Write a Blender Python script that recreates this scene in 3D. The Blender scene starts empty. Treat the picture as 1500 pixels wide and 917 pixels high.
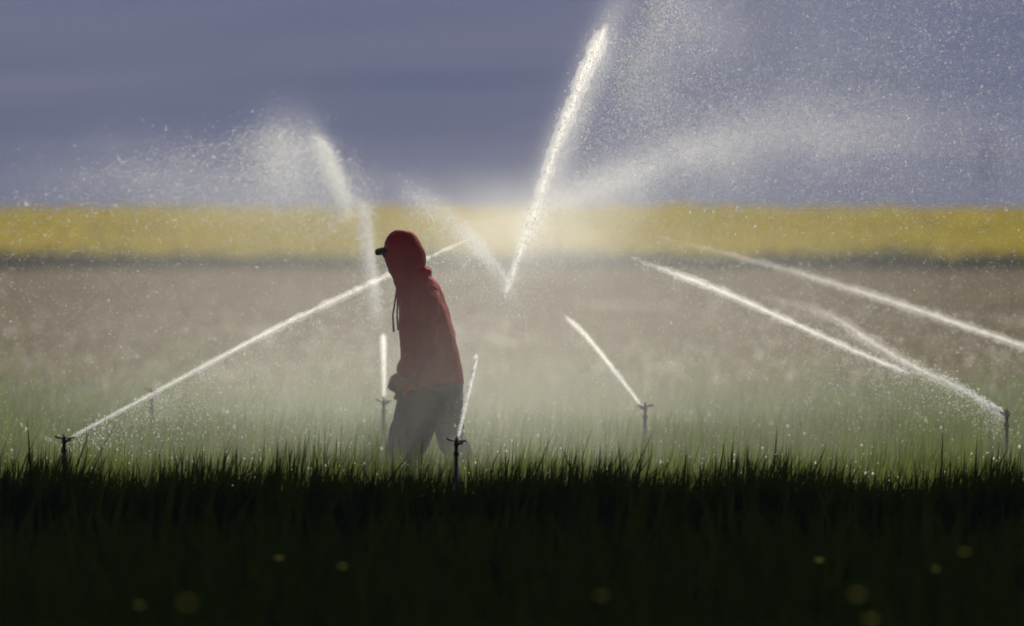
import bpy, bmesh, math, random
import numpy as np
from mathutils import Vector, Matrix, noise as mnoise

rng = np.random.default_rng(7)
random.seed(7)
sc = bpy.context.scene
col = sc.collection
R = math.radians

# ------------------------------------------------------------------ camera
F = 400 / 36 * 1500            # focal length in photo pixels
CAMZ, HOR = 1.75, 330.0        # eye height, horizon row
cam = bpy.data.cameras.new('camera')
cam.lens = 400
cam.sensor_width = 36
cam.clip_start = 0.5
cam.clip_end = 30000
cam.dof.use_dof = True
cam.dof.focus_distance = 60.0
cam.dof.aperture_fstop = 4.5
cam.dof.aperture_blades = 0
camo = bpy.data.objects.new('camera', cam)
col.objects.link(camo)
camo.location = (0, 0, CAMZ)
camo.rotation_euler = (R(90) - math.atan((458.5 - HOR) / F), 0, 0)
sc.camera = camo

# ------------------------------------------------------------------ sky, sun, exposure
SUN_EL, SUN_AZ = 27.0, 16.0     # azimuth to the right of the viewing direction
w = bpy.data.worlds.new('World')
sc.world = w
w.use_nodes = True
nt = w.node_tree
bg = nt.nodes['Background']
sky = nt.nodes.new('ShaderNodeTexSky')
sky.sky_type = 'NISHITA'
sky.sun_disc = False
sky.sun_elevation = R(SUN_EL)
sky.sun_rotation = R(SUN_AZ)
sky.air_density = 0.8
sky.dust_density = 0.3
nt.links.new(sky.outputs[0], bg.inputs[0])
bg.inputs[1].default_value = 0.05
sd = bpy.data.lights.new('sun', 'SUN')
sd.energy = 5.0
sd.angle = R(0.5)
sd.color = (1.0, 0.92, 0.73)
so = bpy.data.objects.new('sun', sd)
col.objects.link(so)
so.location = (30, 90, 70)
sdir = Vector((math.sin(R(SUN_AZ)) * math.cos(R(SUN_EL)), math.cos(R(SUN_AZ)) * math.cos(R(SUN_EL)), math.sin(R(SUN_EL))))
so.rotation_euler = sdir.to_track_quat('Z', 'Y').to_euler()

sc.view_settings.view_transform = 'Standard'
sc.view_settings.look = 'None'
sc.view_settings.exposure = 0.3
sc.view_settings.gamma = 1
sc.view_settings.use_curve_mapping = False
sc.render.engine = 'CYCLES'
cy = sc.cycles
cy.use_denoising = True
cy.denoiser = 'OPENIMAGEDENOISE'
cy.denoising_input_passes = 'RGB_ALBEDO_NORMAL'
cy.denoising_prefilter = 'FAST'
cy.use_adaptive_sampling = False
cy.pixel_filter_type = 'BLACKMAN_HARRIS'
cy.filter_width = 1.8
cy.max_bounces = 6
cy.diffuse_bounces = 4
cy.glossy_bounces = 2
cy.transmission_bounces = 4
cy.transparent_max_bounces = 24
cy.volume_bounces = 2
cy.volume_step_rate = 4.5
cy.volume_max_steps = 256
cy.sample_clamp_indirect = 4
cy.caustics_reflective = False
cy.caustics_refractive = False


# ------------------------------------------------------------------ helpers
def P(px, py, D):
    """photo pixel at distance D (metres along the view) -> place"""
    return Vector(((px - 750) / F * D, D, CAMZ - (py - HOR) / F * D))


def tag(o, label=None, cat=None, group=None, kind=None):
    if label: o['label'] = label
    if cat: o['category'] = cat
    if group: o['group'] = group
    if kind: o['kind'] = kind
    return o


def link(name, me, mat=None, parent=None):
    o = bpy.data.objects.new(name, me)
    col.objects.link(o)
    if mat is not None:
        me.materials.append(mat)
    if parent is not None:
        o.parent = parent
    return o


def empty(name, loc, rz=0.0):
    o = bpy.data.objects.new(name, None)
    o.empty_display_size = 0.2
    col.objects.link(o)
    o.location = loc
    o.rotation_euler = (0, 0, rz)
    return o


def mesh_arr(name, verts, faces, smooth=False):
    """fast mesh from an (N,3) array and an (M,k) array of equal-sized faces"""
    verts = np.asarray(verts, np.float32)
    faces = np.asarray(faces, np.int32)
    m, k = faces.shape
    me = bpy.data.meshes.new(name)
    me.vertices.add(len(verts))
    me.vertices.foreach_set('co', verts.ravel())
    me.loops.add(m * k)
    me.loops.foreach_set('vertex_index', faces.ravel())
    me.polygons.add(m)
    me.polygons.foreach_set('loop_start', np.arange(0, m * k, k, dtype=np.int32))
    if smooth:
        me.polygons.foreach_set('use_smooth', np.ones(m, bool))
    me.update(calc_edges=True)
    me.validate()
    return me


class NT:
    """tiny node-tree writer"""
    def __init__(s, name):
        s.m = bpy.data.materials.new(name)
        s.m.use_nodes = True
        s.t = s.m.node_tree
        s.t.nodes.clear()
        s.out = s.t.nodes.new('ShaderNodeOutputMaterial')

    def n(s, typ, **kw):
        nd = s.t.nodes.new(typ)
        for k, v in kw.items():
            setattr(nd, k, v)
        return nd

    def put(s, sock, v):
        if isinstance(v, bpy.types.NodeSocket):
            s.t.links.new(v, sock)
        elif v is not None:
            if hasattr(sock.default_value, '__len__') and len(sock.default_value) == 4 and len(v) == 3:
                v = (*v, 1)
            sock.default_value = v

    def math(s, op, a, b=None, c=None, clamp=False):
        nd = s.n('ShaderNodeMath', operation=op, use_clamp=clamp)
        for i, v in enumerate((a, b, c)):
            if v is not None:
                s.put(nd.inputs[i], v)
        return nd.outputs[0]

    def pos(s):
        return s.n('ShaderNodeTexCoord').outputs['Object']

    def noise(s, vec, scale, detail=3, rough=0.55, stretch=None):
        if stretch:
            mp = s.n('ShaderNodeMapping')
            s.put(mp.inputs[0], vec)
            mp.inputs['Scale'].default_value = stretch
            vec = mp.outputs[0]
        nd = s.n('ShaderNodeTexNoise')
        s.put(nd.inputs['Vector'], vec)
        nd.inputs['Scale'].default_value = scale
        nd.inputs['Detail'].default_value = detail
        nd.inputs['Roughness'].default_value = rough
        return nd.outputs['Fac']

    def ramp(s, fac, stops):
        nd = s.n('ShaderNodeValToRGB')
        s.put(nd.inputs[0], fac)
        e = nd.color_ramp.elements
        while len(e) < len(stops):
            e.new(0.5)
        for i, (p, c) in enumerate(stops):
            e[i].position = p
            e[i].color = (*c, 1)
        return nd.outputs[0]

    def bump(s, h, strength=0.3, dist=0.02):
        nd = s.n('ShaderNodeBump')
        s.put(nd.inputs['Height'], h)
        nd.inputs['Strength'].default_value = strength
        nd.inputs['Distance'].default_value = dist
        return nd.outputs[0]

    def bsdf(s, color, rough=0.7, normal=None, spec=0.3, metal=0.0):
        nd = s.n('ShaderNodeBsdfPrincipled')
        s.put(nd.inputs['Base Color'], color)
        nd.inputs['Roughness'].default_value = rough
        nd.inputs['Specular IOR Level'].default_value = spec
        nd.inputs['Metallic'].default_value = metal
        if normal is not None:
            s.put(nd.inputs['Normal'], normal)
        return nd.outputs[0]

    def translucent(s, color):
        nd = s.n('ShaderNodeBsdfTranslucent')
        s.put(nd.inputs[0], color)
        return nd.outputs[0]

    def mix(s, f, a, b):
        nd = s.n('ShaderNodeMixShader')
        s.put(nd.inputs[0], f)
        s.t.links.new(a, nd.inputs[1])
        s.t.links.new(b, nd.inputs[2])
        return nd.outputs[0]

    def done(s, surf=None, vol=None):
        if surf is not None:
            s.t.links.new(surf, s.out.inputs['Surface'])
        if vol is not None:
            s.t.links.new(vol, s.out.inputs['Volume'])
        return s.m


def leaf_mat(name, stops, scale, trans=0.3, tcol=(0.15, 0.22, 0.03), rough=0.5, spec=0.3, stretch=None):
    t = NT(name)
    c = t.ramp(t.noise(t.pos(), scale, 2, 0.6, stretch), stops)
    return t.done(t.mix(trans, t.bsdf(c, rough, spec=spec), t.translucent(tcol)))


def cloth_mat(name, stops, scale=6.0, rough=0.9):
    t = NT(name)
    p = t.pos()
    c = t.ramp(t.noise(p, scale, 4, 0.6), stops)
    h = t.math('ADD', t.noise(p, 14, 3), t.math('MULTIPLY', t.noise(p, 400, 1), 0.15))
    return t.done(t.bsdf(c, rough, t.bump(h, 0.5, 0.02), spec=0.15))


# ------------------------------------------------------------------ materials
def ground_mat():
    t = NT('field soil')
    p = t.pos()
    sp = t.n('ShaderNodeSeparateXYZ')
    t.put(sp.inputs[0], p)
    a = t.noise(p, 0.6, 5, 0.65, (1.0, 0.06, 1.0))
    soil = t.ramp(a, [(0.3, (0.085, 0.074, 0.048)), (0.5, (0.185, 0.152, 0.100)), (0.7, (0.29, 0.23, 0.155))])
    big = t.noise(p, 0.16, 2, 0.5, (1.0, 0.08, 1.0))
    green = t.math('SMOOTH_MAX', t.math('MULTIPLY_ADD', big, 4.0, -2.0), 0.0, 0.1, clamp=True)
    mx = t.n('ShaderNodeMix', data_type='RGBA')
    t.put(mx.inputs['Factor'], green)
    t.put(mx.inputs['A'], soil)
    t.put(mx.inputs['B'], (0.060, 0.062, 0.030))
    h = t.noise(p, 5.0, 5, 0.7)
    return t.done(t.bsdf(mx.outputs['Result'], 0.95, t.bump(h, 0.8, 0.08), spec=0.1))


def mountain_mat():
    t = NT('shaded hillside')
    p = t.pos()
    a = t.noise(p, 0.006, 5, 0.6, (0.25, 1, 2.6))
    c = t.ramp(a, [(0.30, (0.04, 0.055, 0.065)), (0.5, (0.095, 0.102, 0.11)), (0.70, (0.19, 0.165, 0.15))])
    return t.done(t.bsdf(c, 1.0, spec=0.0))


def water_mat():
    t = NT('sprayed water')
    wht = (0.93, 0.95, 0.97)
    d = t.n('ShaderNodeBsdfDiffuse')
    t.put(d.inputs[0], wht)
    g = t.n('ShaderNodeBsdfGlossy')
    t.put(g.inputs[0], (0.95, 0.95, 0.95))
    g.inputs['Roughness'].default_value = 0.25
    body = t.mix(0.08, t.mix(0.15, t.translucent(wht), d.outputs[0]), g.outputs[0])
    return t.done(t.mix(0.45, body, t.n('ShaderNodeBsdfTransparent').outputs[0]))


M_GROUND = ground_mat()
M_MOUNT = mountain_mat()
M_WATER = water_mat()
M_CROP = leaf_mat('wet crop blades', [(0.3, (0.022, 0.036, 0.012)), (0.55, (0.042, 0.062, 0.020)), (0.75, (0.080, 0.098, 0.036))], 7.0,
                  0.38, (0.165, 0.205, 0.05), 0.4, 0.4)
M_SHADE_FOLIAGE = leaf_mat('shade-dark foliage', [(0.3, (0.005, 0.009, 0.004)), (0.7, (0.012, 0.019, 0.008))], 5.0, 0.05, (0.05, 0.08, 0.015), 1.0, 0.0)  # foliage colour darkened to stand in for shade on the foreground
M_TUFT = leaf_mat('dry tufts', [(0.3, (0.10, 0.08, 0.05)), (0.5, (0.22, 0.17, 0.11)), (0.7, (0.12, 0.125, 0.055))], 0.35, 0.3, (0.24, 0.18, 0.10), 0.9, 0.1, (1, .08, 1))
M_MUSTARD_LEAF = leaf_mat('mustard stems', [(0.3, (0.030, 0.045, 0.018)), (0.7, (0.055, 0.072, 0.028))], 0.8, 0.15, (0.09, 0.12, 0.03), 0.8, 0.1)
M_MUSTARD = leaf_mat('mustard bloom', [(0.36, (0.10, 0.13, 0.02)), (0.48, (0.42, 0.36, 0.010)), (0.62, (0.55, 0.35, 0.006))], 0.34, 0.45, (0.40, 0.31, 0.008), 0.8, 0.05, (1, .03, .6))
M_PETAL = leaf_mat('yellow petals', [(0.3, (0.55, 0.50, 0.03)), (0.7, (0.68, 0.62, 0.04))], 20, 0.3, (0.7, 0.65, 0.04), 0.8, 0.05)
M_HOODIE = cloth_mat('maroon fleece', [(0.3, (0.31, 0.016, 0.020)), (0.7, (0.46, 0.032, 0.036))])
M_TROUSER = cloth_mat('dark grey work cloth', [(0.3, (0.022, 0.022, 0.024)), (0.7, (0.042, 0.042, 0.044))])
M_BOOT = cloth_mat('black rubber', [(0.3, (0.015, 0.015, 0.015)), (0.7, (0.03, 0.03, 0.03))], rough=0.5)
M_CAP = cloth_mat('black cap cloth', [(0.3, (0.012, 0.012, 0.014)), (0.7, (0.022, 0.022, 0.025))], 30)
M_CORD = cloth_mat('drawstring cord', [(0.3, (0.04, 0.03, 0.03)), (0.7, (0.08, 0.06, 0.06))], 60)
M_SKIN = cloth_mat('shaded skin', [(0.3, (0.32, 0.13, 0.09)), (0.7, (0.42, 0.18, 0.125))], 9, 0.6)
M_HAIR = cloth_mat('black hair', [(0.3, (0.008, 0.007, 0.006)), (0.7, (0.02, 0.017, 0.014))], 60, 0.6)


def metal_mat(name, c0, c1, rough):
    t = NT(name)
    c = t.ramp(t.noise(t.pos(), 60, 3), [(0.35, c0), (0.65, c1)])
    return t.done(t.bsdf(c, rough, spec=0.4, metal=0.3))


M_SPR = metal_mat('weathered brass', (0.020, 0.017, 0.012), (0.045, 0.038, 0.028), 0.6)
M_PIPE = metal_mat('dull riser pipe', (0.020, 0.020, 0.020), (0.040, 0.040, 0.038), 0.7)


# ------------------------------------------------------------------ ground, hillside
def smooth(a, b, v):
    t = np.clip((v - a) / (b - a), 0, 1)
    return t * t * (3 - 2 * t)


def gz(y):
    """lie of the land: flat, then a gentle rise under the yellow field"""
    return 1.75 * smooth(430, 790, np.asarray(y, float))


ys = np.concatenate([np.linspace(-300, 420, 25), np.linspace(430, 800, 38), np.linspace(820, 15400, 14)])
xs = np.concatenate([np.linspace(-8400, -160, 6), np.linspace(-120, 120, 13), np.linspace(160, 8400, 6)])
gx, gy = np.meshgrid(xs, ys)
gv = np.stack([gx, gy, gz(gy)], -1).reshape(-1, 3)
nx, ny = len(xs), len(ys)
ii = np.arange(nx * ny).reshape(ny, nx)
gf = np.stack([ii[:-1, :-1], ii[:-1, 1:], ii[1:, 1:], ii[1:, :-1]], -1).reshape(-1, 4)
tag(link('ground', mesh_arr('ground', gv, gf, True), M_GROUND), kind='structure')

mx_, my_ = np.linspace(-7200, 7200, 145), np.linspace(7200, 14800, 77)
hx, hy = np.meshgrid(mx_, my_)
hz = np.zeros_like(hx)
for i in range(hx.shape[0]):
    for j in range(hx.shape[1]):
        v = Vector((hx[i, j] * 0.0007, hy[i, j] * 0.0007, 3.1))
        rise = float(smooth(7200, 12400, hy[i, j]))
        hz[i, j] = -1 + rise * (1150 + 200 * mnoise.fractal(v, 0.9, 2.0, 4)) * (1 - 0.85 * float(smooth(13000, 14800, hy[i, j])))
ii = np.arange(hx.size).reshape(hx.shape)
hf = np.stack([ii[:-1, :-1], ii[:-1, 1:], ii[1:, 1:], ii[1:, :-1]], -1).reshape(-1, 4)
tag(link('hillside', mesh_arr('hillside', np.stack([hx, hy, hz], -1).reshape(-1, 3), hf, True), M_MOUNT), kind='structure')


# a far tree, hardly more than a smudge on the hillside
M_FARTREE = leaf_mat('far tree leaves', [(0.3, (0.06, 0.065, 0.06)), (0.7, (0.09, 0.095, 0.085))], 0.3, 0.1, (0.05, 0.06, 0.02), 1.0, 0.0)


def hill_point(px, py):
    for D in np.arange(7210, 13600, 12.0):
        p = P(px, py, D)
        j = (p.x - mx_[0]) / (mx_[1] - mx_[0])
        i = (D - my_[0]) / (my_[1] - my_[0])
        i0, j0 = int(i), int(j)
        z_ = (hz[i0, j0] * (1 - i + i0) + hz[i0 + 1, j0] * (i - i0)) * (1 - j + j0) + (hz[i0, j0 + 1] * (1 - i + i0) + hz[i0 + 1, j0 + 1] * (i - i0)) * (j - j0)
        if z_ >= p.z:
            return Vector((p.x, D, z_))
    return P(px, py, 8000)


def far_tree(px, py, label, h, w_, flat, m):
    b = hill_point(px, py)
    root = empty('tree', b)
    tag(root, label, 'tree')
    u = rng.uniform(0, 1, m)
    cz = h * (flat + (1 - flat) * u)
    rad = w_ * np.sqrt(np.clip(np.sin(np.pi * (0.08 + 0.9 * u)), 0.05, 1)) * np.sqrt(rng.uniform(0, 1, m))
    a = rng.uniform(0, 6.283, m)
    c = np.stack([rad * np.cos(a), rad * np.sin(a), cz], -1)
    v, f = blades(c, rng.uniform(1.0, 2.6, m) * h / 26, rng.uniform(0.8, 2.0, m) * h / 26, rng.uniform(0.2, 1, m), rng.uniform(0, 6.28, m))
    link('crown', mesh_arr('crown', v, f), M_FARTREE, root)
    r0 = h * 0.018
    k = np.arange(8) * 2 * np.pi / 8
    tv = np.concatenate([np.stack([r0 * s_ * np.cos(k), r0 * s_ * np.sin(k), np.full(8, z_)], -1) for s_, z_ in ((1.3, -1), (0.9, h * 0.4), (0.3, h * 0.9))])
    tf = np.array([[r_ * 8 + i, r_ * 8 + (i + 1) % 8, r_ * 8 + 8 + (i + 1) % 8, r_ * 8 + 8 + i] for r_ in range(2) for i in range(8)])
    link('trunk', mesh_arr('trunk', tv, tf, True), M_FARTREE, root)


# ------------------------------------------------------------------ blades and tufts
def blades(base, h, wd, lean, ang, curl=0.5, yaw=None):
    """ribbons: base (N,3), height, width, lean (fraction of height), lean heading; 3 segments tapering to a tip"""
    n = len(base)
    if yaw is None:
        yaw = rng.uniform(0, math.pi, n)
    side = np.stack([np.cos(yaw), np.sin(yaw), np.zeros(n)], -1)
    ld = np.stack([np.cos(ang), np.sin(ang), np.zeros(n)], -1)
    V = []
    for t, wf in ((0, 0.7), (0.4, 1.0), (0.75, 0.7)):
        c = base + ld * (lean * h * (t ** (1 + curl)))[:, None] + np.array([0, 0, 1.0]) * (h * (t - 0.25 * np.minimum(lean, 1.2) * t * t))[:, None]
        V += [c - side * (wd * wf / 2)[:, None], c + side * (wd * wf / 2)[:, None]]
    t = 1.0
    V.append(base + ld * (lean * h)[:, None] + np.array([0, 0, 1.0]) * (h * (1 - 0.25 * np.minimum(lean, 1.2)))[:, None])
    V = np.stack(V, 1)                                  # n,7,3
    tri = np.array([[0, 1, 3], [0, 3, 2], [2, 3, 5], [2, 5, 4], [4, 5, 6]])
    Fc = (np.arange(n)[:, None, None] * 7 + tri[None]).reshape(-1, 3)
    return V.reshape(-1, 3), Fc


def patch_noise(x, y, s, seed=0.0):
    return np.array([mnoise.noise(Vector((a * s, b * s, seed))) for a, b in zip(x, y)])


def crop_part(name, n, y0, y1, half, hm, hs, wd, vary=0.12):
    y = rng.uniform(y0, y1, n)
    x = rng.uniform(-1, 1, n) * half
    h = np.clip(rng.normal(hm, hs, n), hm * 0.6, hm * 1.55)
    h *= 1 + vary * patch_noise(x * 2.2, y * 0.6, 1.1, 2.0)
    lean = np.abs(rng.normal(0.25, 0.24, n))
    ang = rng.normal(0.15, 1.1, n)
    b = np.stack([x, y, np.zeros(n)], -1)
    return blades(b, h, wd * rng.uniform(0.6, 1.3, n), lean, ang, 0.6)


def join(parts):
    V, Fc, o = [], [], 0
    for v, f in parts:
        V.append(v)
        Fc.append(f + o)
        o += len(v)
    return np.concatenate(V), np.concatenate(Fc)


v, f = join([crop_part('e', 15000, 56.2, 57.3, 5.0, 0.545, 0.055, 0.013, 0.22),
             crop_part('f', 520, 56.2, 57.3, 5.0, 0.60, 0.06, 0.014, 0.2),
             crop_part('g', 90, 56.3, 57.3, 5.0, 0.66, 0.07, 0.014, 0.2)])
tag(link('shade_dark_crop_edge', mesh_arr('shade_dark_crop_edge', v, f), M_SHADE_FOLIAGE), 'front edge of the crop, its shade put into the dark blade colour', 'grass', kind='stuff')  # front strip of crop; near-black blades paint in its shade
v, f = join([crop_part('a', 15000, 57.3, 59.5, 5.0, 0.575, 0.055, 0.013),
             crop_part('b', 500, 57.3, 59.0, 5.0, 0.64, 0.05, 0.011),
             crop_part('c', 34000, 59.5, 74, 6.0, 0.545, 0.06, 0.013),
             crop_part('c2', 1200, 59.5, 74, 6.0, 0.63, 0.06, 0.011),
             crop_part('d', 17000, 74, 90, 8.0, 0.46, 0.07, 0.018),
             crop_part('d2', 3600, 90, 100, 9.0, 0.40, 0.10, 0.02, 0.4),
             crop_part('d3', 2200, 100, 114, 9.0, 0.32, 0.10, 0.02, 0.5),
             crop_part('d4', 1500, 112, 150, 11.0, 0.26, 0.10, 0.02, 0.5)])
tag(link('crop_blades', mesh_arr('crop_blades', v, f), M_CROP), 'wet green crop blades growing across the watered field', 'crop', kind='stuff')

# shade-dark foliage between the camera and the crop
n = 30000
y = rng.uniform(24, 56.4, n)
x = rng.uniform(-1, 1, n) * (2.6 + 0.03 * y)
h = np.clip(rng.normal(0.34, 0.12, n), 0.12, 0.75) * (1 + 0.35 * patch_noise(x, y, 0.5, 5.0))
v, f = blades(np.stack([x, y, np.zeros(n)], -1), h, rng.uniform(0.012, 0.035, n), np.abs(rng.normal(0.4, 0.3, n)), rng.uniform(0, 6.28, n))
tag(link('shade_dark_weeds', mesh_arr('shade_dark_weeds', v, f), M_SHADE_FOLIAGE), 'low weeds in front of the crop edge, coloured dark for shade', 'weeds', kind='stuff')  # weeds share the foliage colour with foreground shade painted in

# dry tufts on the brown field beyond the crop
n = 26000
y = 94 + (428 - 94) * rng.uniform(0, 1, n) ** 0.85
x = rng.uniform(-1, 1, n) * (6 + 0.06 * y)
keep = patch_noise(x, y * 0.3, 0.25, 9.0) > rng.uniform(-0.7, 0.5, n)
x, y = x[keep], y[keep]
n = len(x)
parts = []
for k in range(3):
    parts.append(blades(np.stack([x + rng.normal(0, .06, n), y, np.zeros(n)], -1), rng.uniform(0.06, 0.26, n), rng.uniform(0.03, 0.07, n),
                        rng.uniform(0.1, 1.0, n), rng.uniform(0, 6.28, n), yaw=rng.normal(0, .5, n)))
v, f = join(parts)
tag(link('dry_tufts', mesh_arr('dry_tufts', v, f), M_TUFT), 'dry brown tufts over the bare field behind the crop', 'stubble', kind='stuff')

# yellow field: leafy stems below, bloom above
n1, n2 = 5000, 13000
y = np.concatenate([rng.uniform(428, 445, n1), rng.uniform(445, 800, n2)])
x = rng.uniform(-1, 1, n1 + n2) * (10 + 0.062 * y)
y[:n1] += 14 * patch_noise(x[:n1], y[:n1] * 0, 0.22, 6.0)         # ragged near edge
z = gz(y)
n = n1 + n2
hh = rng.normal(1.15, 0.12, n) * (1 + 0.2 * patch_noise(x, y * 0.03, 0.12, 3.0) + 0.25 * patch_noise(x, y * 0.04, 0.5, 8.0))
front = y < 452
parts = []
for k in range(3):
    m = front if k else np.ones(n, bool)
    nn = m.sum()
    parts.append(blades(np.stack([x[m] + rng.normal(0, .12, nn), y[m], z[m]], -1), hh[m] * rng.uniform(0.55, 0.8, nn), rng.uniform(0.06, 0.14, nn),
                        rng.uniform(0, 0.5, nn), rng.uniform(0, 6.28, nn), yaw=rng.normal(0, .6, nn)))
v, f = join(parts)
tag(link('flower_stems', mesh_arr('flower_stems', v, f), M_MUSTARD_LEAF), 'dark green stems along the foot of the yellow field', 'flower stems', kind='stuff')
oct_v = np.array([[1, 0, 0], [-1, 0, 0], [0, 1, 0], [0, -1, 0], [0, 0, 1], [0, 0, -1]], float)
oct_f = np.array([[0, 2, 4], [2, 1, 4], [1, 3, 4], [3, 0, 4], [2, 0, 5], [1, 2, 5], [3, 1, 5], [0, 3, 5]])


def octs(c, rx, ry, rz):
    n = len(c)
    s = np.stack([rx, ry, rz], -1)
    V = (c[:, None, :] + oct_v[None] * s[:, None, :]).reshape(-1, 3)
    return V, (np.arange(n)[:, None, None] * 6 + oct_f[None]).reshape(-1, 3)


parts = []
for k in range(5):
    cz = z + hh * rng.uniform(0.5, 0.98, n)
    parts.append(blades(np.stack([x + rng.normal(0, .24, n), y + rng.normal(0, .2, n), cz], -1), rng.uniform(0.10, 0.24, n), rng.uniform(0.08, 0.20, n),
                        rng.uniform(0, 0.8, n), rng.uniform(0, 6.28, n), yaw=rng.normal(0, .7, n)))
v, f = join(parts)
tag(link('yellow_flowers', mesh_arr('yellow_flowers', v, f), M_MUSTARD), 'band of yellow blossom stretching across the field below the hillside', 'yellow flowers', kind='stuff')


far_tree(1446, 292, 'faint tall dark tree on the hillside near the right edge', 44, 8, 0.12, 260)

# ------------------------------------------------------------------ lofted solids (person, sprinklers)
def tube_bm(bm, pts, radii, seg=12, flat=1.0, cap=True):
    """tapered tube through pts; flat squeezes the section across"""
    pts = [Vector(p) for p in pts]
    rings = []
    for i, p in enumerate(pts):
        d = (pts[min(i + 1, len(pts) - 1)] - pts[max(i - 1, 0)]).normalized()
        ref = Vector((0, 1, 0)) if abs(d.y) < 0.9 else Vector((1, 0, 0))
        u = d.cross(ref).normalized()
        q = d.cross(u).normalized()
        r = radii[i]
        ru, rq = r if isinstance(r, tuple) else (r, r * flat)
        rings.append([bm.verts.new(p + u * ru * math.cos(2 * math.pi * k / seg) + q * rq * math.sin(2 * math.pi * k / seg)) for k in range(seg)])
    for a, b in zip(rings, rings[1:]):
        for k in range(seg):
            bm.faces.new((a[k], a[(k + 1) % seg], b[(k + 1) % seg], b[k]))
    if cap:
        bm.faces.new(rings[0][::-1])
        bm.faces.new(rings[-1])
    return rings


def ball_bm(bm, c, r, seg=14):
    m = Matrix.Translation(c) @ Matrix.Diagonal((*r, 1))
    bmesh.ops.create_uvsphere(bm, u_segments=seg, v_segments=seg * 2 // 3, radius=1.0, matrix=m)


def to_mesh(bm, name, smooth_=True):
    bmesh.ops.recalc_face_normals(bm, faces=bm.faces)
    for fc in bm.faces:
        fc.smooth = smooth_
    me = bpy.data.meshes.new(name)
    bm.to_mesh(me)
    bm.free()
    return me


def remeshed(bm, name, voxel, smooth_iter=6, wrinkle=0.0, wscale=0.1):
    """fuse overlapping solids into one continuous skin"""
    me = to_mesh(bm, name + '_raw')
    o = bpy.data.objects.new(name + '_raw', me)
    col.objects.link(o)
    m = o.modifiers.new('fuse', 'REMESH')
    m.mode = 'VOXEL'
    m.voxel_size = voxel
    s = o.modifiers.new('soft', 'SMOOTH')
    s.factor = 0.5
    s.iterations = smooth_iter
    if wrinkle:
        tx = bpy.data.textures.new(name + '_folds', 'CLOUDS')
        tx.noise_scale = wscale
        tx.noise_depth = 2
        d = o.modifiers.new('folds', 'DISPLACE')
        d.texture = tx
        d.strength = wrinkle
        d.mid_level = 0.5
    dg = bpy.context.evaluated_depsgraph_get()
    out = bpy.data.meshes.new_from_object(o.evaluated_get(dg))
    out.name = name
    bpy.data.objects.remove(o)
    for p in out.polygons:
        p.use_smooth = True
    return out


# ------------------------------------------------------------------ the person
PD = 60.3
PS = F / PD                                   # pixels per metre at the person
PG = HOR + CAMZ * PS                          # ground row there
PX = 625.0


def q(px, py, y=0.0):
    return Vector(((px - PX) / PS, y, (PG - py) / PS))


person = empty('person', ((PX - 750) / F * PD, PD, 0))
tag(person, 'person in maroon hooded top and dark trousers walking head bowed through the crop', 'person')

# body: one skin from head to feet
bm = bmesh.new()
HC = q(601, 381)
ball_bm(bm, HC, (0.088, 0.072, 0.115))
ball_bm(bm, HC + Vector((-0.03, 0, -0.06)), (0.058, 0.052, 0.062))          # jaw
tube_bm(bm, [HC + Vector((-0.083, 0, 0.005)), HC + Vector((-0.105, 0, -0.035)), HC + Vector((-0.085, 0, -0.042))], [0.010, 0.016, 0.012], 8)   # nose
for s in (-1, 1):
    ball_bm(bm, HC + Vector((0.012, s * 0.073, -0.01)), (0.022, 0.012, 0.033), 10)        # ears
    ball_bm(bm, HC + Vector((-0.079, s * 0.030, 0.024)), (0.016, 0.022, 0.010), 10)       # brows
tube_bm(bm, [HC + Vector((-0.082, -0.022, -0.073)), HC + Vector((-0.094, 0, -0.072)), HC + Vector((-0.082, 0.022, -0.073))], [0.007, 0.010, 0.007], 8)  # lips
tube_bm(bm, [q(598, 395), q(612, 420), q(620, 440)], [0.055, 0.06, 0.07])
tube_bm(bm, [q(616, 425), q(620, 450), q(624, 490), q(630, 530), q(634, 560), q(634, 592)],
        [(0.06, 0.10), (0.10, 0.17), (0.105, 0.16), (0.095, 0.14), (0.10, 0.15), (0.08, 0.14)], 16)
ARMS = {-1: [q(624, 436, -0.18), q(622, 503, -0.215), q(592, 547, -0.20)], 1: [q(624, 436, 0.18), q(628, 505, 0.215), q(598, 562, 0.20)]}
for s in (-1, 1):
    a, b, c = ARMS[s]
    tube_bm(bm, [a, (a + b) / 2, b, (b + c) / 2, c], [0.052, 0.047, 0.040, 0.037, 0.027], 10)
    d = (c - b).normalized()
    nrm = Vector((0, 1, 0))
    up = d.cross(nrm).normalized()
    if up.x > 0: up = -up                       # towards the thumb side, forward
    palm = c + d * 0.045
    tube_bm(bm, [c - d * 0.01, c + d * 0.03, c + d * 0.085], [(0.024, 0.016), (0.036, 0.017), (0.040, 0.015)], 12)
    for k in range(4):                          # four bent fingers of different length
        o0 = c + d * 0.080 + up * (0.030 - 0.020 * k)
        L = (0.068, 0.076, 0.070, 0.055)[k]
        cu = -nrm * s
        tube_bm(bm, [o0, o0 + d * L * 0.38 + cu * 0.010, o0 + d * L * 0.42 + cu * 0.034, o0 + d * L * 0.1 + cu * 0.046], [0.0088, 0.0084, 0.0078, 0.006], 7)
    t0 = c + d * 0.025 + up * 0.028
    tube_bm(bm, [t0, t0 + d * 0.030 + up * 0.012 - nrm * s * 0.012, t0 + d * 0.060 + up * 0.006 - nrm * s * 0.026], [0.013, 0.0105, 0.008], 8)
LEGS = {-1: [q(622, 585, -0.085), q(594, 668, -0.10), q(592, 790, -0.10)], 1: [q(640, 585, 0.085), q(672, 672, 0.10), q(716, 782, 0.10)]}
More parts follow.
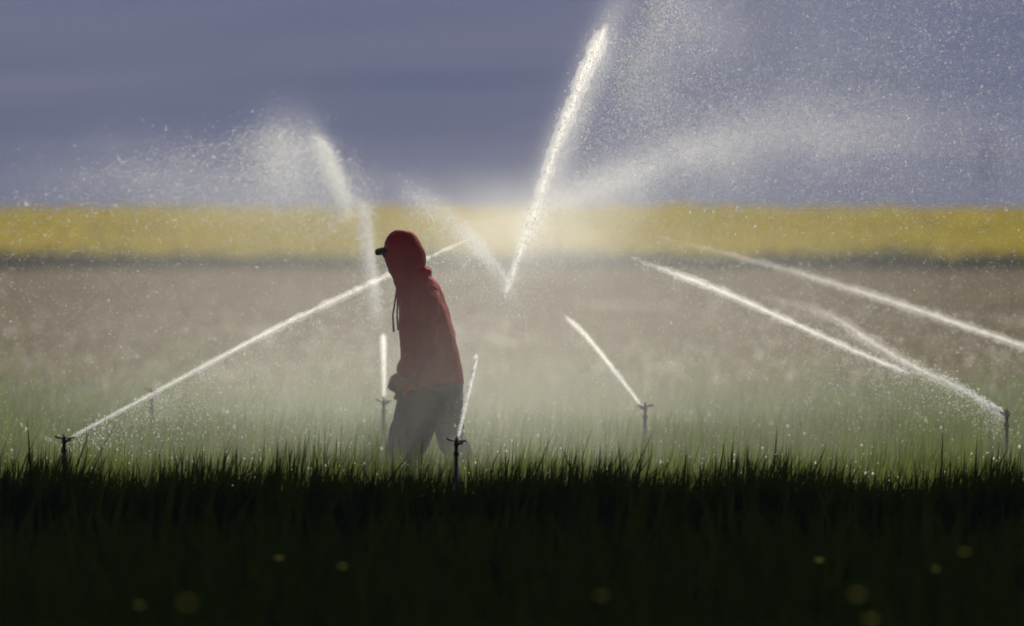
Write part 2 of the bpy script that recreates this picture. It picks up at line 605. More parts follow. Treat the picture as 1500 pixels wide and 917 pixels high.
for s in (-1, 1):
    a, b, c = LEGS[s]
    tube_bm(bm, [a, (a + b) / 2, b, b * 0.65 + c * 0.35, c], [0.068, 0.048, 0.040, 0.040, 0.032], 12)
    toe = c + (Vector((-0.19, 0, -0.045)) if s < 0 else Vector((-0.15, 0, -0.085)))
    tube_bm(bm, [c + Vector((0.05, 0, -0.03)), c + Vector((-0.05, 0, -0.035)), toe], [0.035, 0.038, 0.024], 10)
body = link('body', remeshed(bm, 'body', 0.0065, 3), M_SKIN, person)

# hood and torso of the top, stations read top to bottom: row, front, back, half width
ST = [(336.5, 583, 594, .030), (340, 575, 604, .060), (346, 568, 611, .080), (355, 562.5, 617, .096), (366, 559.5, 621, .105), (376, 559.5, 622.5, .108),
      (386, 561.5, 622.5, .107), (393, 564, 620.5, .106), (400, 567, 627, .112), (408, 570.5, 635, .125), (416, 575, 641.5, .150), (425, 580, 646.5, .180),
      (436, 582.5, 651, .200), (455, 583.5, 657.5, .205), (485, 585, 665.5, .200), (520, 587.5, 672, .195), (548, 589, 677.5, .200), (566, 590, 680, .205)]
bm = bmesh.new()
SEG = 36
rings = []
for (py, fx, bx, hw) in ST:
    ring = []
    for k in range(SEG):
        a = 2 * math.pi * k / SEG
        ca, sa = math.cos(a), math.sin(a)
        e = 0.85
        cx, hx_ = (fx + bx) / 2, (bx - fx) / 2
        X = cx - hx_ * math.copysign(abs(ca) ** e, ca)
        Y = hw * math.copysign(abs(sa) ** e, sa)
        p = q(X, py, Y)
        if py > 555:                               # hem dips at the front
            p.z -= 0.03 * max(ca, 0) - 0.012
        if 376 < py < 420 and ca > 0.90:           # face opening
            p.x += 0.045 * min(1, (ca - 0.90) / 0.06) * min(1, (py - 376) / 8, (420 - py) / 6)
        ring.append(bm.verts.new(p))
    rings.append(ring)
for a, b in zip(rings, rings[1:]):
    for k in range(SEG):
        bm.faces.new((a[k], a[(k + 1) % SEG], b[(k + 1) % SEG], b[k]))
bm.faces.new(rings[0][::-1])
bm.faces.new(rings[-1])
for s in (-1, 1):
    a, b, c = ARMS[s]
    c2 = c + (c - b).normalized() * 0.012
    tube_bm(bm, [a + Vector((0, -s * 0.06, 0.015)), a + Vector((0, 0, -0.02)), (a + b) / 2, b + Vector((0.012, 0, 0)), (b + c) / 2, c * 0.9 + b * 0.1, c2],
            [0.075, 0.078, 0.070, 0.064, 0.060, 0.054, 0.036], 16)
# fold of the hood behind the neck
tube_bm(bm, [q(621, 391, -0.10), q(627, 397, -0.05), q(628, 398, 0), q(627, 397, 0.05), q(621, 391, 0.10)], [0.014, 0.020, 0.022, 0.020, 0.014], 10)
hoodie = link('hooded_top', remeshed(bm, 'hooded_top', 0.009, 4, 0.024, 0.075), M_HOODIE, person)
for (x0, x1, yl, ln) in ((579, 575.5, -0.035, 486), (582, 581.5, 0.03, 484)):
    bm = bmesh.new()
    tube_bm(bm, [q(581, 423, yl), q(x0, 440, yl), q(x1, 462, yl), q(x1 + 1.5, ln, yl)], [0.0045, 0.0045, 0.0045, 0.0055], 8)
    link('drawstring', to_mesh(bm, 'drawstring'), M_CORD, hoodie)
# red shirt tail hanging below the hem
bm = bmesh.new()
tube_bm(bm, [q(606, 556, -0.178), q(605, 570, -0.180), q(605, 582, -0.178), q(604, 592, -0.170)], [(0.050, 0.012), (0.050, 0.012), (0.045, 0.010), (0.036, 0.006)], 12)
link('shirt_tail', to_mesh(bm, 'shirt_tail'), M_HOODIE, person)

# cap under the hood
bm = bmesh.new()
tube_bm(bm, [q(568, 366), q(560, 367.5), q(554.5, 369), q(551, 369.8), q(549, 370)], [(0.016, 0.085), (0.019, 0.080), (0.019, 0.062), (0.016, 0.045), (0.008, 0.02)], 18)
link('cap_brim', remeshed(bm, 'cap_brim', 0.004, 4), M_CAP, person)

# trousers
bm = bmesh.new()
tube_bm(bm, [q(634, 548), q(635, 570), q(634, 592), q(636, 618)], [(0.155, 0.165), (0.163, 0.178), (0.158, 0.178), (0.125, 0.165)], 20)
a, b, c = LEGS[-1]
tube_bm(bm, [q(618, 575, -0.09), q(611, 605, -0.095), q(600, 640, -0.10), q(591, 664, -0.10), q(589, 700, -0.10), q(592, 750, -0.10), q(594, 788, -0.10)],
        [0.125, 0.118, 0.112, 0.098, 0.092, 0.082, 0.075], 16, 0.95)
tube_bm(bm, [q(646, 575, 0.09), q(651, 605, 0.095), q(660, 640, 0.10), q(672, 664, 0.10), q(688, 700, 0.10), q(705, 745, 0.10), q(715, 776, 0.10)],
        [0.118, 0.095, 0.075, 0.076, 0.075, 0.074, 0.070], 16, 0.95)
link('trousers', remeshed(bm, 'trousers', 0.010, 4, 0.028, 0.09), M_TROUSER, person)
for s in (-1, 1):
    c = LEGS[s][2]
    bm = bmesh.new()
    toe = c + (Vector((-0.20, 0, -0.048)) if s < 0 else Vector((-0.16, 0, -0.085)))
    tube_bm(bm, [c + Vector((0, 0, 0.10)), c + Vector((0, 0, -0.01))], [0.056, 0.052], 14)
    tube_bm(bm, [c + Vector((0.06, 0, -0.035)), c + Vector((-0.05, 0, -0.037)), toe], [0.045, 0.048, 0.034], 14)
    link('boot', remeshed(bm, 'boot', 0.008, 4), M_BOOT, person)

# ------------------------------------------------------------------ sprinklers
HH = 0.664                                          # nozzle height above the soil


def sprinkler_meshes():
    d = {}
    bm = bmesh.new()
    tube_bm(bm, [(0, 0, -0.02), (0, 0, 0.3), (0, 0, HH - 0.062)], [0.0125, 0.0118, 0.0112], 12)
    tube_bm(bm, [(0, 0, 0.27), (0, 0, 0.30)], [0.016, 0.016], 12)
    d['riser'] = to_mesh(bm, 'riser')
    bm = bmesh.new()
    tube_bm(bm, [(0, 0, -0.066), (0, 0, -0.046)], [0.0145, 0.0145], 6)
    tube_bm(bm, [(0, 0, -0.05), (0, 0, -0.022), (0, 0, -0.012), (0, 0, 0.004)], [0.0085, 0.0085, 0.014, 0.011], 12)
    for s in (-1, 1):                               # bridge that carries the bearing pin
        tube_bm(bm, [(0, s * 0.012, -0.012), (0, s * 0.015, 0.01), (0, s * 0.004, 0.025)], [0.004, 0.0035, 0.004], 8)
    tube_bm(bm, [(0, 0, 0.0), (0, 0, 0.026), (0, 0, 0.031)], [0.0055, 0.0055, 0.0035], 10)
    d['body'] = to_mesh(bm, 'body')
    bm = bmesh.new()
    tube_bm(bm, [(0, 0, -0.012), (0.017, 0, -0.005), (0.028, 0, 0.0005)], [0.0085, 0.0065, 0.0045], 10)
    d['nozzle'] = to_mesh(bm, 'nozzle')
    bm = bmesh.new()                                # swinging arm: counterweight wing, hub, deflector wing
    tube_bm(bm, [(0.0, -0.010, 0.006), (-0.018, -0.012, 0.008), (-0.032, -0.012, 0.012), (-0.047, -0.012, 0.016), (-0.052, -0.012, 0.016)],
            [(0.004, 0.005), (0.004, 0.005), (0.0065, 0.006), (0.0055, 0.006), (0.003, 0.004)], 10)
    tube_bm(bm, [(0.0, -0.010, 0.006), (0.015, -0.013, 0.007), (0.030, -0.013, 0.0085), (0.046, -0.011, 0.011), (0.050, -0.010, 0.011)],
            [(0.004, 0.005), (0.0035, 0.005), (0.004, 0.005), (0.0045, 0.005), (0.003, 0.004)], 10)
    d['swing_arm'] = to_mesh(bm, 'swing_arm')
    bm = bmesh.new()
    tube_bm(bm, [(0.026, -0.013, 0.009), (0.028, -0.012, -0.001), (0.033, -0.008, -0.006)], [(0.006, 0.0025), (0.007, 0.003), (0.005, 0.0025)], 10)
    tube_bm(bm, [(0.044, -0.011, 0.006), (0.049, -0.011, 0.0135)], [(0.004, 0.006), (0.0045, 0.007)], 10)
    d['deflector_spoon'] = to_mesh(bm, 'deflector_spoon')
    bm = bmesh.new()                                # return spring
    pts = [(0.0088 * math.cos(k * 0.9), 0.0088 * math.sin(k * 0.9), 0.007 + k * 0.0006) for k in range(26)]
    tube_bm(bm, pts, [0.0012] * len(pts), 5)
    d['spring'] = to_mesh(bm, 'spring')
    for k, me in d.items():
        me.materials.append(M_PIPE if k == 'riser' else M_SPR)
    return d


SM = sprinkler_meshes()
SPR = {}


def sprinkler(key, px, py, label, rz=0.0, tilt=0.0, size=1.0):
    D = F * (CAMZ - HH) / (py - HOR)
    p = P(px, py, D)
    root = empty('sprinkler', (p.x, D, 0), 0)
    tag(root, label, 'sprinkler', 'sprinklers standing in the crop')
    o = link('riser', SM['riser'], None, root)
    hd = link('head', SM['body'], None, root)
    hd.location = (0, 0, HH)
    hd.rotation_euler = (0, tilt, rz)
    hd.scale = (size,) * 3
    root.rotation_euler = (0, tilt * 0.3, 0)
    for k in ('nozzle', 'swing_arm', 'spring', 'deflector_spoon'):
        link(k, SM[k], None, hd)
    SPR[key] = (px, py, D)
    return root


sprinkler('A', 94, 644, 'leftmost sprinkler at the near crop edge, its long jet shooting right', R(12))
sprinkler('B', 667, 648, 'near sprinkler in front of the walking person, drops on its pipe', R(-4), 0.03)
sprinkler('C', 945, 597, 'sprinkler right of the person on a tall thin riser', R(180 - 8))
sprinkler('D', 1475, 607, 'sprinkler at the right edge with a strong jet shooting left', R(180 + 62), 0, 1.1)
sprinkler('E', 562, 589, 'faint misty sprinkler just left of the person\'s hand', R(4))
sprinkler('F', 222, 573, 'faint misty sprinkler behind the long left jet', R(10))


# ------------------------------------------------------------------ water
def catmull(pts, n):
    pts = np.array(pts, float)
    if len(pts) == 2:
        t = np.linspace(0, 1, n)[:, None]
        return pts[0] * (1 - t) + pts[1] * t
    ext = np.vstack([2 * pts[0] - pts[1], pts, 2 * pts[-1] - pts[-2]])
    seg = np.linalg.norm(np.diff(pts, axis=0), axis=1)
    cum = np.concatenate([[0], np.cumsum(seg)])
    s = np.linspace(0, cum[-1], n)
    i = np.clip(np.searchsorted(cum, s, side='right') - 1, 0, len(seg) - 1)
    u = ((s - cum[i]) / seg[i])[:, None]
    p0, p1, p2, p3 = ext[i], ext[i + 1], ext[i + 2], ext[i + 3]
    return 0.5 * ((2 * p1) + (-p0 + p2) * u + (2 * p0 - 5 * p1 + 4 * p2 - p3) * u ** 2 + (-p0 + 3 * p1 - 3 * p2 + p3) * u ** 3)


def drops_mesh(c, ax, L, r):
    """stretched drops: centres c, unit axes ax, half length L, radius r"""
    n = len(c)
    ref = np.tile(np.array([0.0, 1.0, 0.0]), (n, 1))
    bad = np.abs(ax[:, 1]) > 0.9
    ref[bad] = (1, 0, 0)
    u = np.cross(ax, ref)
    u /= np.linalg.norm(u, axis=1)[:, None]
    v_ = np.cross(ax, u)
    V = np.stack([c + ax * L[:, None], c - ax * L[:, None], c + u * r[:, None], c - u * r[:, None], c + v_ * r[:, None], c - v_ * r[:, None]], 1)
    return V.reshape(-1, 3), (np.arange(n)[:, None, None] * 6 + oct_f[None]).reshape(-1, 3)


JV = {}


def jet_vol(d):
    d = round(d, 1)
    if d not in JV:
        t = NT('white water stream')
        pv = t.n('ShaderNodeVolumePrincipled')
        pv.inputs['Color'].default_value = (0.985, 0.985, 0.985, 1)
        pv.inputs['Anisotropy'].default_value = 0.68
        pv.inputs['Density'].default_value = d
        JV[d] = t.done(vol=pv.outputs[0])
    return JV[d]


def jet(label, pts, n, s0, s1, r0, r1, L0, L1, fade=0.0, n_fall=0, fall=0.1, drift=0.0, power=1.0, clump=0.0, dense=1.0):
    """pts: (px, py, D); s = spread in m, r = drop radius, L = half length at start and end; fade thins the far end"""
    base = [P(*p) for p in pts]
    path = catmull(base, 400)
    root = empty('water_jet', base[0])
    tag(root, label, 'water jet', 'jets of sprayed water')
    o0 = np.array(base[0])

    def sample(m, fd):
        t = rng.uniform(0, 1, m * 3) ** power
        ok = rng.uniform(0, 1, m * 3) > fd * t
        if clump:
            ph = np.sin(t * 37 + 1.3) * 0.5 + np.sin(t * 83 + 0.4) * 0.3 + np.sin(t * 171) * 0.2
            ok &= rng.uniform(0, 1, m * 3) < 1 - clump * (0.5 - 0.5 * ph)
        t = t[ok][:m]
        i = np.clip((t * 398).astype(int), 0, 398)
        fr = (t * 398 - i)[:, None]
        c = path[i] * (1 - fr) + path[i + 1] * fr
        d = path[i + 1] - path[i]
        return t, c, d / np.linalg.norm(d, axis=1)[:, None]
    t, c, d = sample(int(n * (0.25 if dense else 0.8)), fade)
    m = len(t)
    sg = s0 + (s1 - s0) * t
    c = c + rng.normal(0, 1, (m, 3)) * (sg * (1.7 if dense else 1.0) + 0.002)[:, None]
    r = (r0 + (r1 - r0) * t) * rng.lognormal(0, 0.4, m) * (0.75 if dense else 1.0)
    L = np.maximum((L0 + (L1 - L0) * t) * rng.lognormal(0, 0.4, m), r)
    if dense:
        L = np.minimum(L, 2.2 * r)
    d = d + rng.normal(0, 1, (m, 3)) * (0.02 + 0.22 * t)[:, None]
    d /= np.linalg.norm(d, axis=1)[:, None]
    vv, ff = drops_mesh(c - o0, d, L, r)
    tag(link('stream', mesh_arr('stream', vv, ff, True), M_WATER, root), kind='stuff')
    for nm, k, dk, cut in ((('core', 0.42, 1.25, 0.25), ('froth', 1.0, 0.40, 0.12), ('foam', 2.4, 0.12, 0.0)) if dense else ()):
        ln = float(np.linalg.norm(np.diff(path, axis=0), axis=1).sum())
        m = int(np.clip(ln / (0.7 * k * (0.6 * s1 + 0.004)), 24, 150))
        last = 399 * (1 - cut * min(1, fade * 1.6))
        idx = np.linspace(0, last, m)
        bm = bmesh.new()
        ph = rng.uniform(0, 50)
        pts_, rr = [], []
        for j, i in enumerate(idx):
            tt = i / 399
            sg = (s0 + (s1 - s0) * tt)
            fray = min(1, 0.25 + 1.6 * tt)
            lump = 1 + fray * (0.4 * mnoise.noise(Vector((tt * 29 + ph, 0, 0))) + 0.38 * mnoise.noise(Vector((tt * 80 + ph, 5, 0))) + 0.2 * mnoise.noise(Vector((tt * 170 + ph, 9, 0))))
            end = min(1, (j + 2) / 6, (m - j) / (m * (0.06 + 0.6 * fade)))
            wob = Vector((mnoise.noise(Vector((j * 0.45, ph, 1))), mnoise.noise(Vector((j * 0.4, ph, 4))), mnoise.noise(Vector((j * 0.45, ph, 7))))) * sg * 0.55
            pts_.append(Vector(path[int(i)] - o0) + wob)
            rr.append(max(0.0012, k * (sg * 0.9 + 0.0026) * max(lump, 0.12) * (0.05 + 0.95 * end)))
        tube_bm(bm, pts_, rr, 8)
        link(nm, to_mesh(bm, nm), jet_vol(dense * dk * 1.1 / (0.008 + s0 + s1)), root)
    if n_fall:
        t, c, d = sample(n_fall, 0)
        m = len(t)
        e = rng.exponential(1.0, m) * fall * (0.35 + t)
        c[:, 2] -= e
        c[:, 0] += drift * e + rng.normal(0, 1, m) * (0.3 * e + 0.01)
        c[:, 1] += rng.normal(0, 0.25, m) * (0.3 + t)
        r = rng.lognormal(math.log(0.0014), 0.4, m)
        d = np.stack([rng.normal(0, .4, m), rng.normal(0, .3, m), -np.ones(m)], -1)
        d /= np.linalg.norm(d, axis=1)[:, None]
        keep = c[:, 2] > 0.35
        vv, ff = drops_mesh((c - o0)[keep], d[keep], (r * rng.uniform(1, 2.5, m))[keep], r[keep])
        tag(link('falling_drops', mesh_arr('falling_drops', vv, ff, True), M_WATER, root), kind='stuff')
    return root


jet('long jet rising right from the leftmost sprinkler toward the person', [(104, 641, 58.4), (235, 571, 59.2), (400, 484, 60.3), (540, 417, 61.4), (640, 371, 62.3), (705, 342, 63.0)],
    5200, 0.0022, 0.014, 0.0036, 0.0018, 0.030, 0.010, 0.6, 6500, 0.25, -0.2)
jet('short thin jet rising from the sprinkler in front of the person', [(671, 641, 57.55), (680, 600, 57.9), (698, 519, 58.6)],
    900, 0.0018, 0.004, 0.004, 0.004, 0.03, 0.016, 0.0, 250, 0.08, 0, 1, 0, 1.6)
jet('tall jet leaning right and reaching almost to the top', [(739, 437, 60.6), (757, 385, 60.4), (778, 325, 60.2), (806, 240, 59.9), (845, 135, 59.6), (890, 34, 59.2)],
    9000, 0.008, 0.022, 0.0026, 0.0026, 0.014, 0.007, 0.05, 9000, 0.25, 0.5, 0.9, 0.35)
jet('short jet rising left from the sprinkler right of the person', [(938, 592, 67.9), (900, 543, 67.5), (860, 494, 67.1), (824, 459, 66.8)],
    1300, 0.0028, 0.007, 0.0036, 0.0032, 0.022, 0.010, 0.1, 500, 0.10, 0, 1.0, 0.35)
jet('broken jet forming the left arm of the V behind the person', [(742, 418, 66.2), (718, 380, 66.0), (688, 344, 65.8), (640, 310, 65.6), (596, 280, 65.4)],
    2200, 0.010, 0.05, 0.0022, 0.0022, 0.010, 0.005, 0.4, 3600, 0.22, -0.2, 1.0, 0.5, 0)
jet('frayed wide jet leaving the right edge sprinkler', [(1466, 604, 65.6), (1410, 570, 65.8), (1340, 537, 66.1), (1275, 500, 66.4), (1215, 462, 66.8), (1110, 430, 67.2)],
    5000, 0.004, 0.040, 0.0040, 0.0014, 0.028, 0.009, 0.85, 3600, 0.12, 0.0, 1.4, 0.3, 0.35)
jet('long straight jet slanting up left in the right half', [(1332, 547, 65.9), (1250, 513, 66.0), (1150, 468, 66.2), (1040, 420, 66.4), (928, 379, 66.6)],
    4200, 0.006, 0.013, 0.0028, 0.0026, 0.020, 0.012, 0.2, 3200, 0.22, 0.0, 1.0, 0.3)
jet('upper right jet slanting down to the right edge', [(1735, 583, 72.0), (1600, 542, 72.2), (1500, 507, 72.4), (1400, 473, 72.6), (1270, 430, 72.8), (1130, 389, 73.0), (960, 345, 73.4)],
    6000, 0.005, 0.026, 0.0034, 0.0018, 0.024, 0.010, 0.75, 4200, 0.25, 0.0, 1.0, 0.3, 0.7)
jet('pale upright jet just left of the person\'s hand', [(562, 581, 70.2), (562, 540, 70.8), (561, 490, 71.6)],
    1600, 0.004, 0.009, 0.0030, 0.0028, 0.018, 0.008, 0.0, 500, 0.08, 0, 1.0, 0.3, 0.7)
jet('broken jet above and left of the person\'s cap', [(552, 462, 71.5), (545, 400, 72.0), (537, 345, 72.5), (534, 300, 73.0)],
    2600, 0.018, 0.024, 0.0024, 0.0028, 0.010, 0.006, 0.0, 3200, 0.15, -0.2, 0.8, 0.4, 0)
jet('feathery spray peak against the hillside left of the person', [(505, 310, 73.2), (496, 272, 73.5), (483, 238, 73.8), (469, 207, 74.0)],
    5200, 0.042, 0.022, 0.0026, 0.0026, 0.006, 0.006, 0.2, 4200, 0.20, -0.6, 1.0, 0.35, 0)
jet('faint plume fanning right above the yellow field', [(770, 318, 84.0), (860, 280, 84.4), (950, 243, 84.8), (1050, 205, 85.2), (1180, 180, 85.6), (1330, 165, 86)],
    9000, 0.04, 0.15, 0.0022, 0.0022, 0.004, 0.004, 0.8, 12000, 0.42, 0.3, 1, 0, 0)
jet('second pulse of spray leaving the top of the frame', [(905, 140, 63.5), (930, 80, 63.8), (955, 25, 64.0), (985, -40, 64.3)],
    4200, 0.05, 0.04, 0.0020, 0.0022, 0.004, 0.004, 0.0, 8000, 0.40, 0.6, 0.8, 0.2, 0)


def spray(name, label, n, cx, cy, sx, sy, D0, D1, r, L, flat=None, tri=None):
    px = rng.normal(cx, sx, n) if flat is None else rng.uniform(cx - sx, cx + sx, n)
    py = rng.normal(cy, sy, n) if flat is None else rng.uniform(cy - sy, cy + sy, n)
    if tri is not None:
        k = tri(px, py)
        keep = rng.uniform(0, 1, n) < k
        px, py = px[keep], py[keep]
    n = len(px)
    D = rng.uniform(D0, D1, n)
    c = np.stack([(px - 750) / F * D, D, CAMZ - (py - HOR) / F * D], -1)
    keep = c[:, 2] > 0.4
    c = c[keep]
    n = len(c)
    rr = rng.lognormal(math.log(r), 0.45, n)
    ax = np.stack([rng.normal(1.0, .5, n), rng.normal(0, .4, n), rng.normal(0.15, .45, n)], -1)
    ax /= np.linalg.norm(ax, axis=1)[:, None]
    s3 = (rr * 1.25)[:, None]
    tv = np.array([[1, 0, 0], [-0.5, 0.8, 0.3], [-0.5, -0.3, 0.8], [-0.4, -0.4, -0.8]])
    ln = L * rng.uniform(0.7, 1.3, n)
    V = np.stack([c + s3 * (q_[0] * ax * ln[:, None] + np.array([0, q_[1], q_[2]])) for q_ in tv], 1)
    tf = np.array([[0, 1, 2], [0, 3, 1], [0, 2, 3], [1, 3, 2]])
    return V.reshape(-1, 3), (np.arange(n)[:, None, None] * 4 + tf[None]).reshape(-1, 3)


def sm(a, b, v):
    return smooth(a, b, np.asarray(v, float))


# drops drifting left of the frame
def left_tri(px, py):
    top = 300 - 110 * np.exp(-((px - 415) / 150.0) ** 2) - 60 * np.exp(-((px - 180) / 160.0) ** 2)
    return sm(0, 25, py - top + 10) * (0.25 + 0.75 * np.exp(-((px - 430) / 120.0) ** 2)) * (1 - 0.75 * sm(300, 380, py))


v, f = join([spray('', '', 44000, 260, 265, 300, 110, 71, 76, 0.0019, 1.6, True, left_tri),
             spray('', '', 2200, 320, 250, 125, 35, 71, 75, 0.0024, 1.6),
             spray('', '', 4200, 418, 228, 34, 28, 72, 75, 0.0018, 1.8)])
tag(link('spray_drops', mesh_arr('spray_drops', v, f, True), M_WATER), 'scattered bright drops falling against the hillside on the left', 'spray', kind='stuff')


def right_tri(px, py):
    a = np.exp(-((py - (330 - 0.42 * (px - 760))) / 60.0) ** 2) * sm(760, 900, px) * (1 - sm(1050, 1500, px))
    b = 0.55 * sm(860, 960, px + 0.35 * (py - 30)) * (1 - 0.6 * sm(0, 330, py))
    c = 0.55 * np.exp(-((py - 220) / 70.0) ** 2) * sm(950, 1150, px)
    return np.clip(a + b + c, 0, 1) * (1 - sm(300, 345, py) * 0.8)


v, f = join([spray('', '', 95000, 1130, 150, 400, 200, 63, 80, 0.0017, 1.1, True, right_tri),
             spray('', '', 1500, 1350, 170, 140, 110, 62, 70, 0.0024, 1.3)])
tag(link('spray_drops', mesh_arr('spray_drops', v, f, True), M_WATER), 'fine veil of drops falling against the hillside on the right', 'spray', kind='stuff')

v, f = join([spray('', '', 26000, 750, 480, 800, 170, 61.5, 80, 0.0014, 1.2, True),
             spray('', '', 3600, 160, 450, 220, 90, 62, 74, 0.0020, 1.3),
             spray('', '', 1600, 1400, 450, 120, 70, 64, 76, 0.0018, 1.4)])
tag(link('spray_drops', mesh_arr('spray_drops', v, f, True), M_WATER), 'fine drops hanging in the mist over the crop', 'spray', kind='stuff')

# beads of water on the blades
n = 2000
y = 57 + 22 * rng.uniform(0, 1, n) ** 1.6
x = rng.uniform(-3.8, 3.8, n)
zz = rng.normal(0.51, 0.05, n)
r = rng.lognormal(math.log(0.0027), 0.45, n)
v, f = drops_mesh(np.stack([x, y, zz], -1), np.tile([0, 0, 1.0], (n, 1)), r * 1.2, r)
tag(link('water_beads', mesh_arr('water_beads', v, f, True), M_WATER), 'glinting beads of water on the crop blades', 'water beads', kind='stuff')

# ------------------------------------------------------------------ blurred flowering weeds in the foreground
M_STEM = M_SHADE_FOLIAGE


def flowering_weed(px, py, D, label, k):
    top = P(px, py, D)
    root = empty('flowering_weed', (top.x, D, 0), rng.uniform(0, 6))
    tag(root, label, 'wild flower', 'flowering weeds in the dark foreground')
    h = top.z
    bm = bmesh.new()
    tube_bm(bm, [(0.05, 0, -0.01), (0.03, 0.01, h * 0.4), (0.0, 0.0, h * 0.8), (0, 0, h - 0.004)], [0.007, 0.006, 0.004, 0.003], 7)
    link('stem', to_mesh(bm, 'stem'), M_STEM, root)
    for j in range(4):
        a = rng.uniform(0, 6.28)
        z0 = h * rng.uniform(0.15, 0.7)
        L = rng.uniform(0.10, 0.2)
        bm = bmesh.new()
        d = Vector((math.cos(a), math.sin(a), 0.5))
        tube_bm(bm, [Vector((0.02, 0, z0)), Vector((0.02, 0, z0)) + d * L * 0.5, Vector((0.02, 0, z0)) + d * L + Vector((0, 0, -0.04))], [(0.004, 0.004), (0.004, 0.028), (0.002, 0.003)], 8)
        link('leaf', to_mesh(bm, 'leaf'), M_STEM, root)
    R_ = rng.uniform(0.007, 0.012)
    bm = bmesh.new()
    ball_bm(bm, Vector((0, 0, h)), (R_ * 0.55, R_ * 0.55, R_ * 0.4), 8)
    fh = link('flower', to_mesh(bm, 'flower'), M_PETAL, root)
    for j in range(7):
        a = j * 6.283 / 7
        d = Vector((math.cos(a), math.sin(a), 0.25))
        bm = bmesh.new()
        o0 = Vector((0, 0, h))
        tube_bm(bm, [o0 + d * R_ * 0.3, o0 + d * R_ * 0.9, o0 + d * R_ * 1.35], [(0.002, 0.004), (0.0022, R_ * 0.38), (0.0015, R_ * 0.15)], 8)
        link('petal', to_mesh(bm, 'petal'), M_PETAL, fh)


for k, (px, py, D, lb) in enumerate([
        (275, 884, 25, 'large blurred yellow bloom low on the left, biggest of the foreground'),
        (502, 830, 38, 'small yellow bloom below the person, left of centre'),
        (880, 874, 30, 'blurred yellow bloom at the bottom, right of centre'),
        (1200, 821, 42, 'brightest small yellow bloom below the right crop edge'),
        (1413, 809, 34, 'blurred yellow bloom highest on the right of the dark foreground'),
        (1371, 834, 38, 'small dim yellow bloom just below left of the highest right one'),
        (1256, 872, 27, 'faint large blurred yellow bloom low on the right'),
        (408, 818, 42, 'dim small yellow bloom left of the one below the person'),
        (204, 887, 34, 'dim yellow bloom just left of the biggest one'),
        (1276, 908, 30, 'faint yellow bloom cut near the bottom edge on the right')]):
    flowering_weed(px, py, D, lb, k)

# ------------------------------------------------------------------ mist and far haze
def gauss_nodes(t, X, Y, cx, sx, cy, sy):
    a = t.math('POWER', t.math('DIVIDE', t.math('SUBTRACT', X, cx), sx), 2)
    b = t.math('POWER', t.math('DIVIDE', t.math('SUBTRACT', Y, cy), sy), 2)
    return t.math('POWER', 2.71828, t.math('MULTIPLY', t.math('ADD', a, b), -1.0))


def box_mesh(name, x0, x1, y0, y1, z0, z1):
    vv = [(x, y_, z_) for z_ in (z0, z1) for y_ in (y0, y1) for x in (x0, x1)]
    ff = [(0, 2, 3, 1), (4, 5, 7, 6), (0, 1, 5, 4), (2, 6, 7, 3), (0, 4, 6, 2), (1, 3, 7, 5)]
    return mesh_arr(name, vv, ff)


def mist_mat(name, blobs, zc, zs, amount, nscale, aniso=0.65):
    """blobs: (weight, cx, sx, cy, sy); density dies away above zc over zs"""
    t = NT(name)
    p = t.pos()
    sp = t.n('ShaderNodeSeparateXYZ')
    t.put(sp.inputs[0], p)
    X, Y, Z = sp.outputs
    tot = None
    for (wgt, cx, sx, cy_, sy) in blobs:
        g = t.math('MULTIPLY', gauss_nodes(t, X, Y, cx, sx, cy_, sy), wgt)
        tot = g if tot is None else t.math('ADD', tot, g)
    zf = t.n('ShaderNodeMapRange', interpolation_type='SMOOTHERSTEP')
    t.put(zf.inputs['Value'], Z)
    zf.inputs['From Min'].default_value = zc + zs
    zf.inputs['From Max'].default_value = zc - zs
    nz = t.noise(p, nscale, 2, 0.6)
    nz = t.math('MULTIPLY_ADD', nz, 3.2, -0.75, clamp=False)
    nz = t.math('MAXIMUM', nz, 0.05)
    den = t.math('MULTIPLY', t.math('MULTIPLY', tot, zf.outputs[0]), t.math('MULTIPLY', nz, amount))
    pv = t.n('ShaderNodeVolumePrincipled')
    pv.inputs['Color'].default_value = (0.97, 0.97, 0.97, 1)
    pv.inputs['Anisotropy'].default_value = aniso
    t.put(pv.inputs['Density'], den)
    m = t.done(vol=pv.outputs[0])
    return m


near = link('mist', box_mesh('mist', -5, 5, 58.0, 60.0, 0.2, 2.2),
            mist_mat('near mist', [(1.0, -0.45, 1.0, 59.2, 0.55), (0.45, 1.2, 2.0, 59.3, 0.6), (0.3, -2.2, 1.2, 59.3, 0.6)], 1.10, 0.80, 0.12, 1.3))
tag(near, 'thin mist drifting in front of the person\'s legs', 'mist', kind='stuff')
far = link('mist', box_mesh('mist', -9, 9, 60.6, 112, 0.2, 3.4),
           mist_mat('far mist', [(0.50, 0.05, 1.25, 72, 9), (0.5, -1.4, 1.5, 74, 10), (0.30, 1.5, 1.4, 76, 10), (0.09, -1, 6, 85, 22)], 1.85, 0.7, 0.0150, 0.6))
tag(far, 'bright sunlit mist hanging over the crop behind the person', 'mist', kind='stuff')

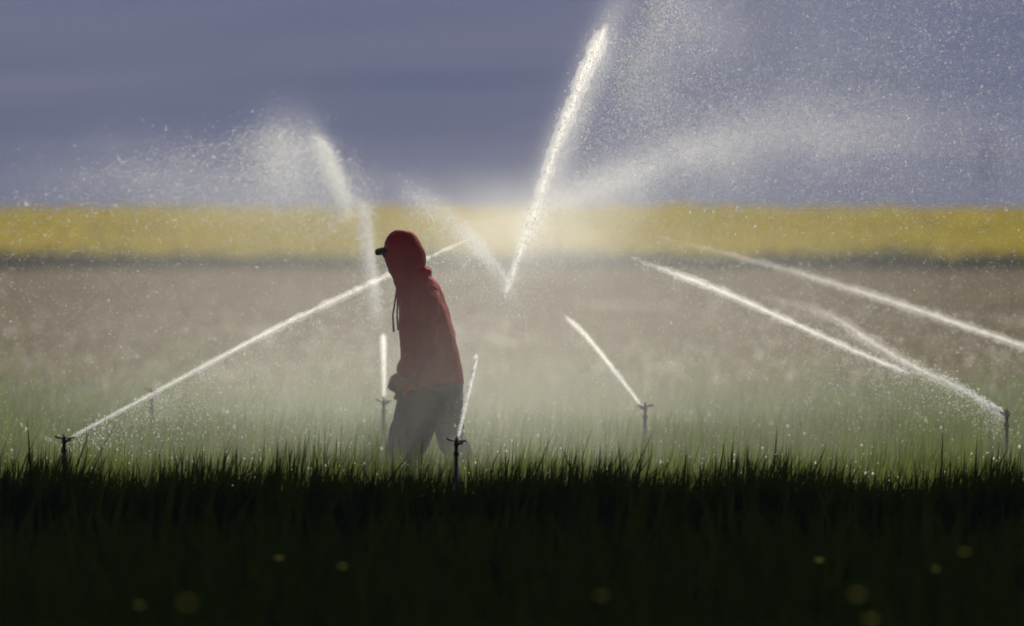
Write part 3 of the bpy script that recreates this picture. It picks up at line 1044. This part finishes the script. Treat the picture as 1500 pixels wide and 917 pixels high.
def plume_mat(name, blobs, D, ymid, ys_, amount):
    """veils of fine spray: blobs (weight, px, py, half length px, half width px, tilt deg) around distance D"""
    t = NT(name)
    p = t.pos()
    sp = t.n('ShaderNodeSeparateXYZ')
    t.put(sp.inputs[0], p)
    X, Y, Z = sp.outputs
    tot = None
    for (wgt, px, py, a, b, ang) in blobs:
        c = P(px, py, D)
        k = D / F
        ca, sa = math.cos(R(ang)), math.sin(R(ang))
        dx, dz = t.math('SUBTRACT', X, c.x), t.math('SUBTRACT', Z, c.z)
        u = t.math('ADD', t.math('MULTIPLY', dx, ca / (a * k)), t.math('MULTIPLY', dz, sa / (a * k)))
        v_ = t.math('ADD', t.math('MULTIPLY', dx, -sa / (b * k)), t.math('MULTIPLY', dz, ca / (b * k)))
        qq = t.math('ADD', t.math('POWER', u, 2), t.math('POWER', v_, 2))
        g = t.math('MULTIPLY', t.math('POWER', 2.71828, t.math('MULTIPLY', qq, -1)), wgt)
        tot = g if tot is None else t.math('ADD', tot, g)
    yy = t.math('POWER', t.math('DIVIDE', t.math('SUBTRACT', Y, ymid), ys_), 2)
    yg = t.math('POWER', 2.71828, t.math('MULTIPLY', yy, -1))
    nz = t.math('MAXIMUM', t.math('MULTIPLY_ADD', t.noise(p, 2.6, 3, 0.65), 4.0, -1.2), 0.05)
    pv = t.n('ShaderNodeVolumePrincipled')
    pv.inputs['Color'].default_value = (0.97, 0.97, 0.97, 1)
    pv.inputs['Anisotropy'].default_value = 0.6
    t.put(pv.inputs['Density'], t.math('MULTIPLY', t.math('MULTIPLY', tot, yg), t.math('MULTIPLY', nz, amount)))
    return t.done(vol=pv.outputs[0])


rv = link('spray_veil', box_mesh('spray_veil', -1.9, 4.4, 62.9, 66.1, 0.7, 3.5),
          plume_mat('right spray veil', [(1.6, 835, 180, 190, 22, 68), (0.55, 985, 70, 150, 70, 60), (0.28, 1130, 120, 240, 110, 20), (0.8, 900, 265, 170, 30, 22), (0.55, 1120, 220, 240, 50, 12), (0.2, 1380, 220, 200, 60, 0),
                                         (2.5, 775, 335, 120, 55, 0)], 64.5, 64.5, 0.9, 0.13))
tag(rv, 'soft veil of spray drifting right of the tall jet', 'spray', kind='stuff')
lv = link('spray_veil', box_mesh('spray_veil', -3.9, 0.6, 71.6, 75.2, 0.7, 3.0),
          plume_mat('left spray veil', [(1.0, 420, 225, 50, 45, 100), (2.0, 487, 255, 55, 13, 112), (0.5, 400, 285, 150, 40, 0), (0.35, 200, 250, 160, 50, 0), (1.3, 541, 375, 75, 8, 98), (0.5, 640, 305, 70, 18, -33), (1.2, 712, 378, 52, 8, -53)], 73.4, 73.4, 1.0, 0.13))
tag(lv, 'soft veil of spray left of the person against the hillside', 'spray', kind='stuff')

t = NT('blue air')
pv = t.n('ShaderNodeVolumePrincipled')
pv.inputs['Color'].default_value = (0.47, 0.54, 1.0, 1)
pv.inputs['Density'].default_value = 0.000056
pv.inputs['Anisotropy'].default_value = 0.1
hz_ = link('haze', box_mesh('haze', -8200, 8200, -280, 15200, -3, 1600), t.done(vol=pv.outputs[0]))
tag(hz_, 'blue air veiling the far hillside', 'haze', kind='stuff')
